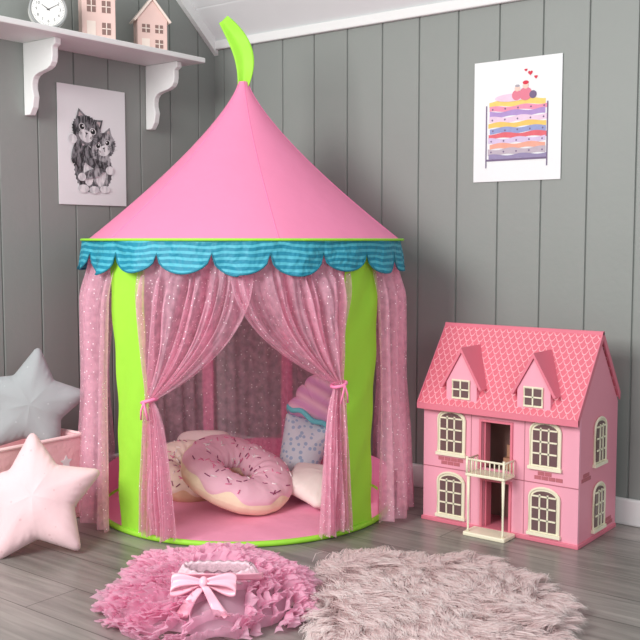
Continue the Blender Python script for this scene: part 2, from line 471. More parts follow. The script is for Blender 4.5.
def tentrot(rx, ry, rz=0):
    return (Matrix.Rotation(TA, 3, 'Z') @ Matrix.Rotation(rz, 3, 'Z') @ Matrix.Rotation(ry, 3, 'Y') @ Matrix.Rotation(rx, 3, 'X')).to_euler()
donut(TW(-0.025, -0.07, 0.112), tentrot(radians(17), radians(18)), 0.115, 0.066, M_fr1, M_dough, 'pink-frosted donut cushion with sprinkles propped on another cushion', 1, .38, .74)
donut(TW(-0.185, 0.11, 0.080), tentrot(radians(22), radians(6)), 0.090, 0.056, M_fr2, M_dough2, 'cream-frosted tan donut cushion with sprinkles on the tent floor', 2, .3)

# cupcake cushion
cup = empty('cupcake_cushion', TW(0.210, 0.175, 0.205), 0, 'cupcake-shaped cushion with lilac swirl top and blue wrapper', 'cushion')
cup.rotation_euler = tentrot(radians(74), radians(17))
def wrapr(th):
    c, s = cos(th), sin(th)
    h = 0.11; ts = []
    if s > 1e-6: ts.append(h/s)
    if s < -1e-6: ts.append(h/-s)
    for sg in (1, -1):
        den = sg*c-0.13*s
        if den > 1e-6: ts.append(.073/den)
    return min(ts)
M_wrap = dotted('wrapper_blue', (224, 230, 240), (172, 194, 222), 55, .34)
pillow('wrapper', wrapr, .050, M_wrap, cup, loc=(0, -.078, 0))
def swW(y):
    if y < -.04 or y > .122: return -1
    if y < .022: return .090*sqrt(max(0, 1-((y+.009)/.036)**2*.45))
    if y < .070: return .074*sqrt(max(0, 1-((y-.042)/.034)**2*.45))
    return .054*sqrt(max(0, 1-((y-.080)/.042)**2))
def swirlr(th):
    c, s = cos(th), sin(th); r = .02
    while r < .16 and abs(r*c) < swW(r*s): r += .001
    return r
def swm():
    m = mat('swirl_lilac', (240, 184, 214), .9, .04, 10, .2, 30, spec=.1); nt = m.node_tree; N = nt.nodes; L = nt.links; b = N['Principled BSDF']
    tc = N.new('ShaderNodeTexCoord'); sp = N.new('ShaderNodeSeparateXYZ'); L.new(tc.outputs['Object'], sp.inputs[0])
    ma = N.new('ShaderNodeMath'); ma.operation = 'MULTIPLY_ADD'; ma.inputs[1].default_value = .25; L.new(sp.outputs['X'], ma.inputs[0]); L.new(sp.outputs['Y'], ma.inputs[2])
    a = N.new('ShaderNodeMath'); a.operation = 'MULTIPLY'; a.inputs[1].default_value = 2*pi/.045; L.new(ma.outputs[0], a.inputs[0])
    s = N.new('ShaderNodeMath'); s.operation = 'SINE'; L.new(a.outputs[0], s.inputs[0])
    g = N.new('ShaderNodeMapRange'); g.inputs[1].default_value = -1; g.inputs[2].default_value = 1; L.new(s.outputs[0], g.inputs[0])
    mx = N.new('ShaderNodeMix'); mx.data_type = 'RGBA'; mx.inputs[6].default_value = lin((230, 168, 212)); mx.inputs[7].default_value = lin((250, 200, 222))
    L.new(g.outputs[0], mx.inputs[0]); L.new(mx.outputs[2], b.inputs['Base Color']); return m
pillow('swirl_top', swirlr, .052, swm(), cup, loc=(0, .070, 0), wr=.006, nth=220, ridge=lambda x, y: .004*sin(2*pi*(y+.25*x)/.045))
mb = MB(); mb.tube([(.085*cos(a)*(1), .032+.006*cos(6*a)-.02*cos(a), .050*sin(a)) for a in [2*pi*i/48 for i in range(48)]], .009, 8, True)
mb.make('icing_edge', mat('icing_aqua', (120, 215, 225), .8), cup, smooth=True)

M_cr = mat('cream_cotton', (242, 230, 224), .95, .04, 10, .2, 30, spec=.1)
pillow('star_cushion', star(0.155, .70), .048, M_cr, loc=TW(.240, -.030, .064), rot=tentrot(radians(14), radians(2), radians(30)), tip=startip(), seed=5,
       label='small cream star-shaped cushion on the tent floor', category='cushion')
pillow('cushion', rrect(.10, .08), .04, mat('lilac_cotton', (232, 208, 206), .95, .04, 10, .2, 30, spec=.1), loc=TW(-.15, .30, .10), rot=tentrot(radians(70), 0), seed=7,
       label='pale rose cushion propped against the tent wall', category='cushion')

# ---------------------------------------------------------------- dollhouse
DX0, DX1, DY0, DY1 = 1.165, 1.658, -0.32, -0.045
dcx = (DX0+DX1)/2; dcy = (DY0+DY1)/2
dh = empty('dollhouse', (dcx, dcy, 0), 0, 'pink wooden dollhouse with scalloped-tile roof, dormers, cream windows and balcony', 'dollhouse')
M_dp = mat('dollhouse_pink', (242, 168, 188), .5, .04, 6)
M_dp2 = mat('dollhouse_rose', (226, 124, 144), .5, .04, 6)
M_dps = mat('dollhouse_side_shaded', (236, 152, 172), .5, .04, 6)  # darker copy of the front pink, side shading put into the colour
M_cream = mat('cream_plastic', (244, 238, 212), .4, .02)
M_opening_shade = mat('window_dark', (112, 86, 88), .25, .1)  # dark colour stands for the shaded interior behind open windows
M_dark = mat('dollhouse_inside', (170, 132, 124), .8, .2, 14)
M_brown = mat('dark_edge', (186, 112, 126), .6)
M_brick = mat('brick_rose', (190, 108, 118), .7, .2, 60)
W2 = (DX1-DX0)/2; D2 = (DY1-DY0)/2; EH = .376; RH = .570
holes = [(-.050, .042, .186, .322), (-.045, .040, .012, .150)]
xs = sorted({-W2, W2}|{h[0] for h in holes}|{h[1] for h in holes}); zs = sorted({0.012, EH}|{h[2] for h in holes}|{h[3] for h in holes})
mb = MB()
def inh(x, z): return any(h[0] < x < h[1] and h[2] < z < h[3] for h in holes)
for i in range(len(xs)-1):
    for j in range(len(zs)-1):
        if not inh((xs[i]+xs[i+1])/2, (zs[j]+zs[j+1])/2):
            mb.box(xs[i], xs[i+1], -D2, -D2+.01, zs[j], zs[j+1])
mb.make('front_wall', M_dp, dh)
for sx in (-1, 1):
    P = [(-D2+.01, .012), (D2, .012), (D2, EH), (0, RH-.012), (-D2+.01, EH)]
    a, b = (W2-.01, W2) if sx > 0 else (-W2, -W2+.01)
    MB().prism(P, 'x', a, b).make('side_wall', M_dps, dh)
mb = MB(); mb.box(-W2+.01, W2-.01, D2-.01, D2, .012, EH); mb.box(-W2+.01, W2-.01, -.005, .003, .012, EH); mb.box(-W2+.01, W2-.01, -D2+.01, D2-.01, .160, .172); mb.box(-W2+.01, W2-.01, -D2+.01, D2-.01, EH-.01, EH)
mb.make('inner_wall', M_dark, dh)
bevel(MB().box(-W2-.004, W2+.004, -D2-.006, D2, 0, .012).make('base_board', M_dp2, dh), .002)
M_tan = mat('toy_tan', (190, 140, 110), .6)
mb = MB(); mb.box(-.020, .02, -.06, -.035, .172, .205); mb.box(-.020, .02, -.038, -.030, .205, .240); mb.make('toy_chair', M_tan, dh)

def tilemat():
    m = bpy.data.materials.new('scale_tile_roof'); m.use_nodes = True
    nt = m.node_tree; N = nt.nodes; L = nt.links; b = N['Principled BSDF']; b.inputs['Roughness'].default_value = .5
    tc = N.new('ShaderNodeTexCoord'); sp = N.new('ShaderNodeSeparateXYZ'); L.new(tc.outputs['Object'], sp.inputs[0])
    def mth(op, a, bb=None):
        n = N.new('ShaderNodeMath'); n.operation = op
        for i, v in enumerate((a, bb)):
            if v is None: continue
            if isinstance(v, (int, float)): n.inputs[i].default_value = v
            else: L.new(v, n.inputs[i])
        return n.outputs[0]
    u = mth('MULTIPLY', sp.outputs['X'], 1/.0215); v = mth('MULTIPLY', sp.outputs['Z'], 1/.0150)
    row = mth('FLOOR', v); par = mth('MULTIPLY', mth('MODULO', row, 2.0), .5)
    fu = mth('SUBTRACT', mth('FRACT', mth('ADD', u, par)), .5)
    fv = mth('FRACT', v)
    arc = mth('MULTIPLY', mth('MULTIPLY', fu, fu), 3.6)
    d = mth('ABSOLUTE', mth('SUBTRACT', mth('SUBTRACT', fv, arc), .04))
    ln = mth('LESS_THAN', d, .11)
    mx = N.new('ShaderNodeMix'); mx.data_type = 'RGBA'; mx.inputs[6].default_value = lin((224, 112, 130)); mx.inputs[7].default_value = lin((246, 180, 190))
    L.new(ln, mx.inputs[0]); L.new(mx.outputs[2], b.inputs['Base Color'])
    return m
M_tile = tilemat()
k = (RH-EH)/D2
OV = {-1: .020, 1: -.006}; SX = .003
mb = MB()
for sy in (-1, 1):
    ov = OV[sy]
    P = [(sy*(D2+ov), EH-ov*k+.004), (0, RH+.004), (0, RH+.018), (sy*(D2+ov+.006), EH-ov*k+.014)]
    if sy > 0: P = P[::-1]
    mb.prism(P, 'x', -W2-SX, W2+SX)
mb.make('roof', M_tile, dh)
mb = MB()
for sx in (-1, 1):
    x0 = sx*(W2+SX)
    for sy in (-1, 1):
        ov = OV[sy]
        mb.prism([(sy*(D2+ov+.006), EH-ov*k-.004), (0, RH-.004), (0, RH+.021), (sy*(D2+ov+.008), EH-ov*k+.018)], 'x', x0, x0+sx*.004)
mb.box(-W2-SX-.004, W2+SX+.004, -.006, .006, RH+.010, RH+.020)
ov = .020
mb.box(-W2-SX-.004, W2+SX+.004, -D2-ov-.010, -D2-ov-.002, EH-ov*k-.004, EH-ov*k+.014)
mb.make('roof_trim', M_dp2, dh)

def arch_pts(w, h, rise, n=10, inset=0):
    w -= inset; zb = inset; zt = h-rise
    P = [(-w, zb), (w, zb)]
    for i in range(n+1):
        a = pi*i/n; P.append((w*cos(a), zt+(rise-inset)*sin(a)))
    return P
def window(w=.045, h=.132, rise=.028, rows=4, rotz=0, loc=None):
    e = bpy.data.objects.new('window', None); COL.objects.link(e); e.parent = dh; e.empty_display_size = .02
    e.location = loc; e.rotation_euler = (0, 0, rotz)
    fr = MB().prism(arch_pts(w, h, rise), 'y', -.003, 0)
    A = arch_pts(w, h, rise); fr.tube([(p[0], -.004, p[1]) for p in A], .0035, 6, True)
    iw = w-.009
    for c in (-1, 0, 1):
        if c: fr.box(c*iw/3-.0022, c*iw/3+.0022, -.0085, -.003, .010, h-.018)
    for r in range(1, rows):
        zz = .008+(h-rise-.004)*r/(rows-1)
        fr.box(-iw, iw, -.0085, -.003, zz-.0022, zz+.0022)
    fr.box(-w-.005, w+.005, -.010, 0, -.005, .004)
    fr.make('window_frame', M_cream, e)
    MB().prism(arch_pts(w, h, rise, inset=.009), 'y', -.006, -.0031).make('window_dark_fill', M_opening_shade, e)  # solid dark plate in place of a view into the shaded interior
    return e
CX = (1.262-dcx, 1.560-dcx)
for cx in CX:
    for cz in (.024, .212):
        window(loc=(cx, -D2-.0005, cz))
for cz in (.028, .215):
    window(w=.040, loc=(W2+.0005, .0, cz), rotz=radians(90))
for x in (-.085, .085): MB().box(x-.001, x+.001, -D2-.0008, -D2, .014, EH-.006).make('panel_seam', M_brown, dh)
MB().box(-W2, W2, -D2-.0008, -D2, .166, .169).make('panel_seam', M_brown, dh)
def bricks(x0, z0, rows, axis='y'):
    mb = MB()
    for r, (off, n) in enumerate(rows):
        for i in range(n):
            a = x0+off+i*.0215; z = z0+r*.0120
            if axis == 'y': mb.box(a, a+.0195, -D2-.0011, -D2, z, z+.0105)
            else: mb.box(W2, W2+.0011, a, a+.0195, z, z+.0105)
    mb.make('brick_patch', M_brick, dh)
bricks(CX[0]-.045, .178, [(.010, 3), (0, 4)]); bricks(CX[1]-.032, .178, [(.0, 4), (.010, 2)])
bricks(-.118, .180, [(0, 3), (.01, 2)], 'x'); bricks(.052, .02, [(0, 3), (.01, 2)], 'x')
for h in holes:
    mb = MB()
    mb.box(h[0]-.007, h[0], -D2-.005, -D2, h[2], h[3]+.007); mb.box(h[1], h[1]+.007, -D2-.005, -D2, h[2], h[3]+.007); mb.box(h[0], h[1], -D2-.005, -D2, h[3], h[3]+.007)
    mb.make('door_frame', M_dp2, dh)
    MB().box(0, .006, 0, .030, h[2], h[3]).make('door', M_dp2, dh, loc=(h[0], -D2+.011, 0))
# balcony
bal = bpy.data.objects.new('balcony', None); COL.objects.link(bal); bal.parent = dh; bal.location = (-.002, -D2, 0)
mb = MB(); mb.box(-.062, .062, -.072, -.0055, .174, .182)
bevel(mb.make('balcony_floor', M_cream, bal), .002)
mb = MB(); B0 = .006
mb.tube([(-.058, -.006, .216+B0), (-.058, -.068, .216+B0), (.058, -.068, .216+B0), (.058, -.006, .216+B0)], .0032, 8)
for i in range(9):
    x = -.058+.0145*i; mb.cyl((x, -.068, .182), (x, -.068, .214+B0), .0019, 8)
for sx in (-.058, .058):
    for y in (-.010, -.030, -.050): mb.cyl((sx, y, .182), (sx, y, .214+B0), .0019, 8)
    mb.cyl((sx, -.068, .176), (sx, -.068, .224+B0), .0038, 10)
mb.make('railing', M_cream, bal, smooth=True)
for sx in (-.055, .055):
    mb = MB(); mb.tube([(sx, -.064, .012), (sx, -.064, .02), (sx, -.064, .09), (sx, -.064, .174)], lambda t: .0050-.0022*sin(pi*t), 10)
    mb.make('balcony_post', M_cream, bal, smooth=True)
bevel(MB().box(-.066, .066, -.076, -.0065, 0, .012).make('step', M_cream, bal), .003)
# dormers : solid gabled boxes with pitched roofs
for cx in (1.300-dcx, 1.528-dcx):
    e = bpy.data.objects.new('dormer', None); COL.objects.link(e); e.parent = dh; e.location = (cx, 0, 0)
    yf = -D2-.014; zb = .372
    mb = MB().prism([(-.050, zb), (.050, zb), (.050, .430), (0, .518), (-.050, .430)], 'y', yf, yf+.130)
    mb.make('dormer_body', M_dp, e)
    mb = MB()
    for sx in (-1, 1):
        P = [(sx*.061, .4130), (0, .5200), (0, .534), (sx*.069, .4150)]
        mb.prism(P, 'y', yf-.007, yf+.130)
    mb.make('dormer_roof', M_dp2, e)
    w = MB(); w.box(-.028, .028, yf-.004, yf, .384, .438)
    w.tube([(-.028, yf-.004, .384), (.028, yf-.004, .384), (.028, yf-.004, .438), (-.028, yf-.004, .438)], .003, 6, True)
    w.box(-.002, .002, yf-.008, yf-.004, .384, .438); w.box(-.028, .028, yf-.008, yf-.004, .409, .413)
    w.make('window_frame', M_cream, e)
    w = MB(); w.box(-.0245, .0245, yf-.006, yf-.0041, .3885, .4345)
    w.make('window_dark_fill', M_opening_shade, e)

# ---------------------------------------------------------------- shelf
sh = empty('wall_shelf', (0, -0.87, 1.472), 0, 'white wooden wall shelf on scrolled brackets', 'shelf')
bevel(MB().box(0.0, 0.215, -0.62, 0.60, 0, 0.018).make('shelf_board', M_white, sh), .003)
def bracket(yl):
    P = [(0.001, 0), (.165, 0), (.165, -.020)]
    for i in range(11):
        a = i/10; P.append((.150-.105*a+.018*sin(a*pi*2), -.028-.120*a**.8-.012*sin(a*pi*2)))
    P += [(.052, -.172), (.045, -.205), (.028, -.228), (.001, -.228)]
    n = len(P); vs = [(p[0], yl-.012, p[1]) for p in P]+[(p[0], yl+.012, p[1]) for p in P]
    fs = [tuple(range(n)), tuple(range(2*n-1, n-1, -1))]+[(i, i+n, (i+1) % n+n, (i+1) % n) for i in range(n)]
    o = MB().add(vs, fs).make('bracket', M_white, sh)
    return bevel(o, .003)
bracket(.520); bracket(0.0)
SZ = 1.4905
M_wood = mat('pink_wood', (234, 202, 194), .6, .05, 20)
M_woodt = mat('pale_wood_trim', (242, 226, 216), .6, .04)
M_cutout_shade = mat('cutout_shade', (140, 112, 106), .8)  # dark plates paint the shade of window holes onto solid blocks
def toyhouse(y, w, hh, rh, label, rz):
    e = empty('wooden_house', (.105, y, SZ), rz, label, 'decoration')
    P = [(-w/2, 0), (w/2, 0), (w/2, hh), (0, rh), (-w/2, hh)]
    bevel(MB().prism(P, 'y', -.03, .03).make('house_body', M_wood, e), .002)
    mb = MB()
    for sx in (-1, 1):
        mb.prism([(sx*(w/2+.008), hh-.010), (0, rh+.001), (0, rh+.012), (sx*(w/2+.014), hh-.006)], 'y', -.036, .036)
    mb.make('house_roof', M_woodt, e)
    for (cx, cz, ww, wh) in ((-w*.22, hh*.72, w*.26, hh*.24), (w*.22, hh*.72, w*.26, hh*.24), (w*.22, hh*.28, w*.26, hh*.24)):
        mb = MB()
        mb.box(cx-ww/2, cx+ww/2, -.0312, -.030, cz-wh/2, cz+wh/2, 1)
        mb.box(cx-.0015, cx+.0015, -.033, -.0312, cz-wh/2, cz+wh/2, 0); mb.box(cx-ww/2, cx+ww/2, -.033, -.0312, cz-.0015, cz+.0015, 0)
        mb.make('house_window', [M_woodt, M_cutout_shade], e)
    MB().box(-w*.36, -w*.10, -.032, -.030, 0.001, hh*.42).make('house_door', M_woodt, e)
    return e
toyhouse(-.430, .105, .115, .180, 'small pale pink wooden toy house on the shelf', radians(62))
toyhouse(-.665, .110, .16, .225, 'taller pink wooden toy house on the shelf', radians(62))
# clock
ck = empty('alarm_clock', (.11, -.865, SZ), radians(58), 'white round alarm clock with twin feet on the shelf', 'clock')
M_ck = mat('clock_white', (235, 235, 232), .35, .01); M_blk = mat('clock_black', (60, 60, 62), .5)
R = .058; cz = R+.012
def disc(r, n=48): return [(r*cos(2*pi*i/n), cz+r*sin(2*pi*i/n)) for i in range(n)]
bevel(MB().prism(disc(R), 'y', -.022, .022).make('clock_case', M_ck, ck), .004)
mb = MB().tube([(p[0], -.022, p[1]) for p in disc(R-.003)], .004, 8, True); mb.make('clock_rim', mat('clock_grey', (150, 152, 152), .4), ck, smooth=True)
mb = MB().prism(disc(R-.008), 'y', -.0235, -.022, 0)
for i in range(60):
    a = 2*pi*i/60; l = .003 if i % 5 else .005; r0 = R-.010-l; r1 = R-.010
    c = Vector((sin(a), cos(a))); t = Vector((cos(a), -sin(a)))*.0005
    P = [c*r0-t, c*r0+t, c*r1+t, c*r1-t]
    mb.add([(p.x, -.0238, cz+p.y) for p in P], [(0, 1, 2, 3)], 1)
for i in range(1, 13):
    cu = bpy.data.curves.new('n', 'FONT'); cu.body = str(i); cu.size = .013; cu.align_x = 'CENTER'; cu.align_y = 'CENTER'
    to = bpy.data.objects.new('n', cu); COL.objects.link(to); bpy.context.view_layer.update()
    tm = bpy.data.meshes.new_from_object(to.evaluated_get(bpy.context.evaluated_depsgraph_get()))
    a = 2*pi*i/12; rr = R-.022
    mb.add([(v.co.x+rr*sin(a), -.0239, cz+rr*cos(a)+v.co.y) for v in tm.vertices], [tuple(p.vertices) for p in tm.polygons], 1)
    bpy.data.objects.remove(to); bpy.data.meshes.remove(tm)
mb.make('clock_dial', [M_ck, M_blk], ck)
for ang, l, w, nm in ((radians(-55), .024, .0016, 'hour_hand'), (radians(60), .034, .0011, 'minute_hand')):
    c = Vector((sin(ang), cos(ang))); t = Vector((cos(ang), -sin(ang)))*w
    P = [-c*.005-t, -c*.005+t, c*l+t*.4, c*l-t*.4]
    MB().prism([(p.x, cz+p.y) for p in P], 'y', -.0255, -.0245).make(nm, M_blk, ck)
for sx in (-1, 1):
    MB().cyl((sx*.030, 0, .001), (sx*.022, 0, cz-R+.012), .005, 10).make('foot', M_ck, ck)
# ---------------------------------------------------------------- posters
M_paper = mat('paper_white', (236, 238, 239), .6, .01)
def ell(cx, cy, a, b, rot=0, n=32):
    return [(cx+a*cos(t)*cos(rot)-b*sin(t)*sin(rot), cy+a*cos(t)*sin(rot)+b*sin(t)*cos(rot)) for t in [2*pi*i/n for i in range(n)]]
def flat2d(name, shapes, mats, parent, d=.0003):
    vs = []; fs = []; mi = []
    for k, (P, m) in enumerate(shapes):
        n = len(vs); vs += [(p[0], -.0012-d*.35*k, p[1]) for p in P]; fs.append(tuple(range(n, n+len(P)))); mi.append(m)
    return obj(name, vs, fs, mats, parent, mi=mi)
kp = empty('poster', (0.004, -.61, 1.165), radians(90), 'white poster with black-and-grey drawing of two cuddling kittens', 'poster')
MB().box(-.146, .146, -.001, .0005, -.200, .200).make('paper', M_paper, kp)
def furm(name, c1, c2, sc):
    m = mat(name, c1, .8); nt = m.node_tree; N = nt.nodes; L = nt.links; b = N['Principled BSDF']
    tc = N.new('ShaderNodeTexCoord'); w = N.new('ShaderNodeTexNoise'); w.inputs['Scale'].default_value = sc; w.inputs['Detail'].default_value = 8
    mp = N.new('ShaderNodeMapping'); mp.inputs['Scale'].default_value = (1, 1, .45); mp.inputs['Rotation'].default_value = (0, .6, 0)
    L.new(tc.outputs['Object'], mp.inputs[0]); L.new(mp.outputs[0], w.inputs['Vector'])
    mr = N.new('ShaderNodeMapRange'); mr.inputs[1].default_value = .42; mr.inputs[2].default_value = .58; L.new(w.outputs['Fac'], mr.inputs[0])
    mx = N.new('ShaderNodeMix'); mx.data_type = 'RGBA'; mx.inputs[6].default_value = lin(c1); mx.inputs[7].default_value = lin(c2)
    L.new(mr.outputs[0], mx.inputs[0]); L.new(mx.outputs[2], b.inputs['Base Color']); return m
KM = [furm('ink_fur', (48, 48, 51), (135, 135, 139), 90), furm('ink_fur_light', (236, 236, 237), (205, 205, 208), 60), mat('ink_black', (28, 28, 30), .8), mat('ink_white', (236, 236, 236), .8), mat('ink_pink', (190, 176, 177), .8), furm('ink_fur_mid', (85, 85, 89), (180, 180, 183), 80)]
def jag(P, amp, seed):
    rd = random.Random(seed); out = []
    n = len(P)
    cx = sum(p[0] for p in P)/n; cy = sum(p[1] for p in P)/n
    for i, p in enumerate(P):
        q = P[(i+1) % n]
        for k in range(3):
            t = k/3; x = p[0]+(q[0]-p[0])*t; y = p[1]+(q[1]-p[1])*t
            s = 1+amp*(1 if k == 1 else -.3)*rd.random(); out.append((cx+(x-cx)*s, cy+(y-cy)*s))
    return out
def kit_head(cx, cy, r, tilt, fur, seed):
    def T(P): return [(cx+x*cos(tilt)-y*sin(tilt), cy+x*sin(tilt)+y*cos(tilt)) for x, y in P]
    L_ = []
    for s in (-1, 1):
        L_.append((T([(s*r*1.02, r*.15), (s*r*1.0, r*1.10), (s*r*.20, r*.82)]), fur))
        L_.append((T([(s*r*.88, r*.45), (s*r*.88, r*.92), (s*r*.42, r*.76)]), 4))
    L_.append((jag(T(ell(0, 0, r*1.15, r*.92)), .08, seed), fur))
    L_.append((jag(T(ell(0, -r*.36, r*.55, r*.38)), .08, seed+1), 1))
    for s in (-1, 1):
        L_.append((T(ell(s*r*.44, r*.10, r*.25, r*.22)), 1)); L_.append((T(ell(s*r*.44, r*.10, r*.19, r*.17)), 2)); L_.append((T(ell(s*r*.38, r*.16, r*.06, r*.06)), 3))
        for w in (-.15, 0, .15):
            L_.append((T([(s*r*.35, -r*.32+w*r*.3), (s*r*1.35, -r*.3+w*r*2.2), (s*r*.35, -r*.35+w*r*.3)]), 2))
    L_.append((T([(-r*.12, -r*.14), (r*.12, -r*.14), (0, -r*.28)]), 2))
    L_.append((T([(-.001, -r*.26), (.001, -r*.26), (.001, -r*.45), (-.001, -r*.45)]), 2))
    for k in (-.3, 0, .3):
        L_.append((T([(k*r-.0014, r*.45), (k*r+.0014, r*.45), (k*r*1.2+.0022, r*.85), (k*r*1.2-.0022, r*.85)]), 2))
    return L_
sh2 = [
    (jag(ell(-.028, -.075, .052, .078, .05), .09, 1), 0),
    (jag(ell(.034, -.080, .048, .072, -.08), .09, 2), 5),
    (jag(ell(-.020, -.090, .022, .045), .08, 31), 1), (jag(ell(.032, -.095, .022, .040, -.1), .08, 3), 1),
]
sh2 += kit_head(.044, .006, .048, .30, 5, 40)
sh2 += kit_head(-.026, .052, .054, -.30, 0, 50)
sh2 += [
    (jag(ell(-.072, -.020, .018, .045, -.35), .06, 8), 0), (ell(-.088, .020, .018, .016), 1),
    (jag(ell(.018, -.062, .058, .018, -.25), .06, 9), 0), (ell(.070, -.078, .018, .015), 1),
    (jag(ell(-.004, -.092, .050, .015, .25), .06, 10), 5), (ell(-.052, -.106, .017, .014), 1),
    (ell(-.046, -.145, .024, .014), 1), (ell(.0, -.148, .022, .013), 1), (ell(.046, -.145, .022, .013), 1),
]
flat2d('print', sh2, KM, kp, .0002)
bp_ = empty('poster', (1.298, -.004, 1.218), 0, 'white poster with a drawing of a stacked colourful mattress bed', 'poster')
MB().box(-.149, .149, -.001, .0005, -.188, .188).make('paper', M_paper, bp_)
cols = [(238, 212, 120), (232, 150, 178), (176, 150, 205), (232, 205, 225), (240, 200, 110), (150, 160, 205), (225, 110, 120), (214, 196, 226), (236, 170, 150), (190, 178, 190), (150, 140, 175)]
BM = [mat('print_col', c, .8, .12, 60) for c in cols]+[mat('print_violet', (120, 104, 135), .8), mat('print_rose', (225, 130, 150), .8), mat('print_skin', (240, 205, 190), .8), mat('print_red', (215, 60, 80), .8), mat('print_grey', (170, 165, 175), .8)]
shp = []
rd = random.Random(9)
z = .062
for i in range(11):
    hgt = .0150+.004*rd.random(); xl = -.098+.008*rd.random(); xr = .096+.008*rd.random(); ph = rd.random()*6
    top = [(xl+(xr-xl)*t/20, z+.0030*sin(t*.6+ph)) for t in range(21)]
    bot = [(xl+(xr-xl)*t/20, z-hgt+.0025*sin(t*.6+ph+.7)) for t in range(20, -1, -1)]
    shp.append((top+bot, i))
    for s in range(0, 9, 2):
        xx = xl+(xr-xl)*(s+.5)/9
        if i % 2: shp.append((ell(xx, z-hgt*.5, .003, .003, 0, 10), 11))
    z -= hgt
for sx in (-1, 1):
    shp.append(([(sx*.104-.002, -.145), (sx*.104+.002, -.145), (sx*.104+.002, .05), (sx*.104-.002, .05)], 11))
shp.append(([(-.104, z-.004), (.104, z-.004), (.104, z+.002), (-.104, z+.002)], 11))
shp += [(ell(-.02, .070, .055, .012), 3), (ell(.03, .078, .022, .020), 12), (ell(.0, .076, .016, .016), 12), (ell(.03, .103, .010, .010), 13), (ell(.002, .096, .009, .009), 13),
        (ell(.03, .112, .010, .006), 14), (ell(.055, .074, .012, .012), 11), (ell(.002, .104, .008, .004), 15)]
for (hx_, hz_, s_) in ((.045, .140, .008), (.064, .126, .006), (.030, .150, .005)):
    shp.append(([(hx_+s_*(16*sin(t)**3)/16, hz_+s_*(13*cos(t)-5*cos(2*t)-2*cos(3*t)-cos(4*t))/16) for t in [2*pi*i/24 for i in range(24)]], 14))
flat2d('print', shp, BM, bp_, .0001)

# ---------------------------------------------------------------- rug
YAW = radians(37.7); F = Vector((-sin(YAW), cos(YAW), 0)); Rv = Vector((cos(YAW), sin(YAW), 0)); CAM = Vector((2.70, -2.82, 0.845))
def furmat():
    m = bpy.data.materials.new('long_pile_fur'); m.use_nodes = True
    nt = m.node_tree; N = nt.nodes; L = nt.links; b = N['Principled BSDF']; b.inputs['Roughness'].default_value = .5
    b.inputs['Specular IOR Level'].default_value = .3
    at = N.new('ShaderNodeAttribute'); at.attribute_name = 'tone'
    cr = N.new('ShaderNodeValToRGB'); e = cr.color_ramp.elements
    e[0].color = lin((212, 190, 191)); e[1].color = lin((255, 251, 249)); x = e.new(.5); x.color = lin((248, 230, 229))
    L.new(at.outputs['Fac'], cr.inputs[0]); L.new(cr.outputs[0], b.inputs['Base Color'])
    tr = N.new('ShaderNodeBsdfTranslucent'); L.new(cr.outputs[0], tr.inputs['Color'])
    ms = N.new('ShaderNodeMixShader'); ms.inputs[0].default_value = .42
    L.new(b.outputs[0], ms.inputs[1]); L.new(tr.outputs[0], ms.inputs[2]); L.new(ms.outputs[0], N['Material Output'].inputs['Surface'])
    return m
rugc = Vector((2.70, -2.82, 0))+F*2.12+Rv*.248
rv = []; rf = []; tone = []
hwx, hwy = .272, .38
def rr_(th):
    return (1/((abs(cos(th)))**3.2+(abs(sin(th)))**3.2)**(1/3.2))*(1+.06*sin(3*th+1)+.05*sin(7*th)+.04*sin(11*th+2))
nb = 64; rv.append((0, 0, .012)); tone.append(.2)
for i in range(nb):
    th = 2*pi*i/nb; rv.append((hwx*rr_(th)*cos(th), hwy*rr_(th)*sin(th), .010)); tone.append(.2)
for i in range(nb): rf.append((0, 1+i, 1+(i+1) % nb))
for i in range(nb):
    th = 2*pi*i/nb; rv.append((hwx*rr_(th)*cos(th), hwy*rr_(th)*sin(th), .001)); tone.append(.2)
for i in range(nb): rf.append((1+i, 1+nb+i, 1+nb+(i+1) % nb, 1+(i+1) % nb))
rd = random.Random(11)
NT = 1500
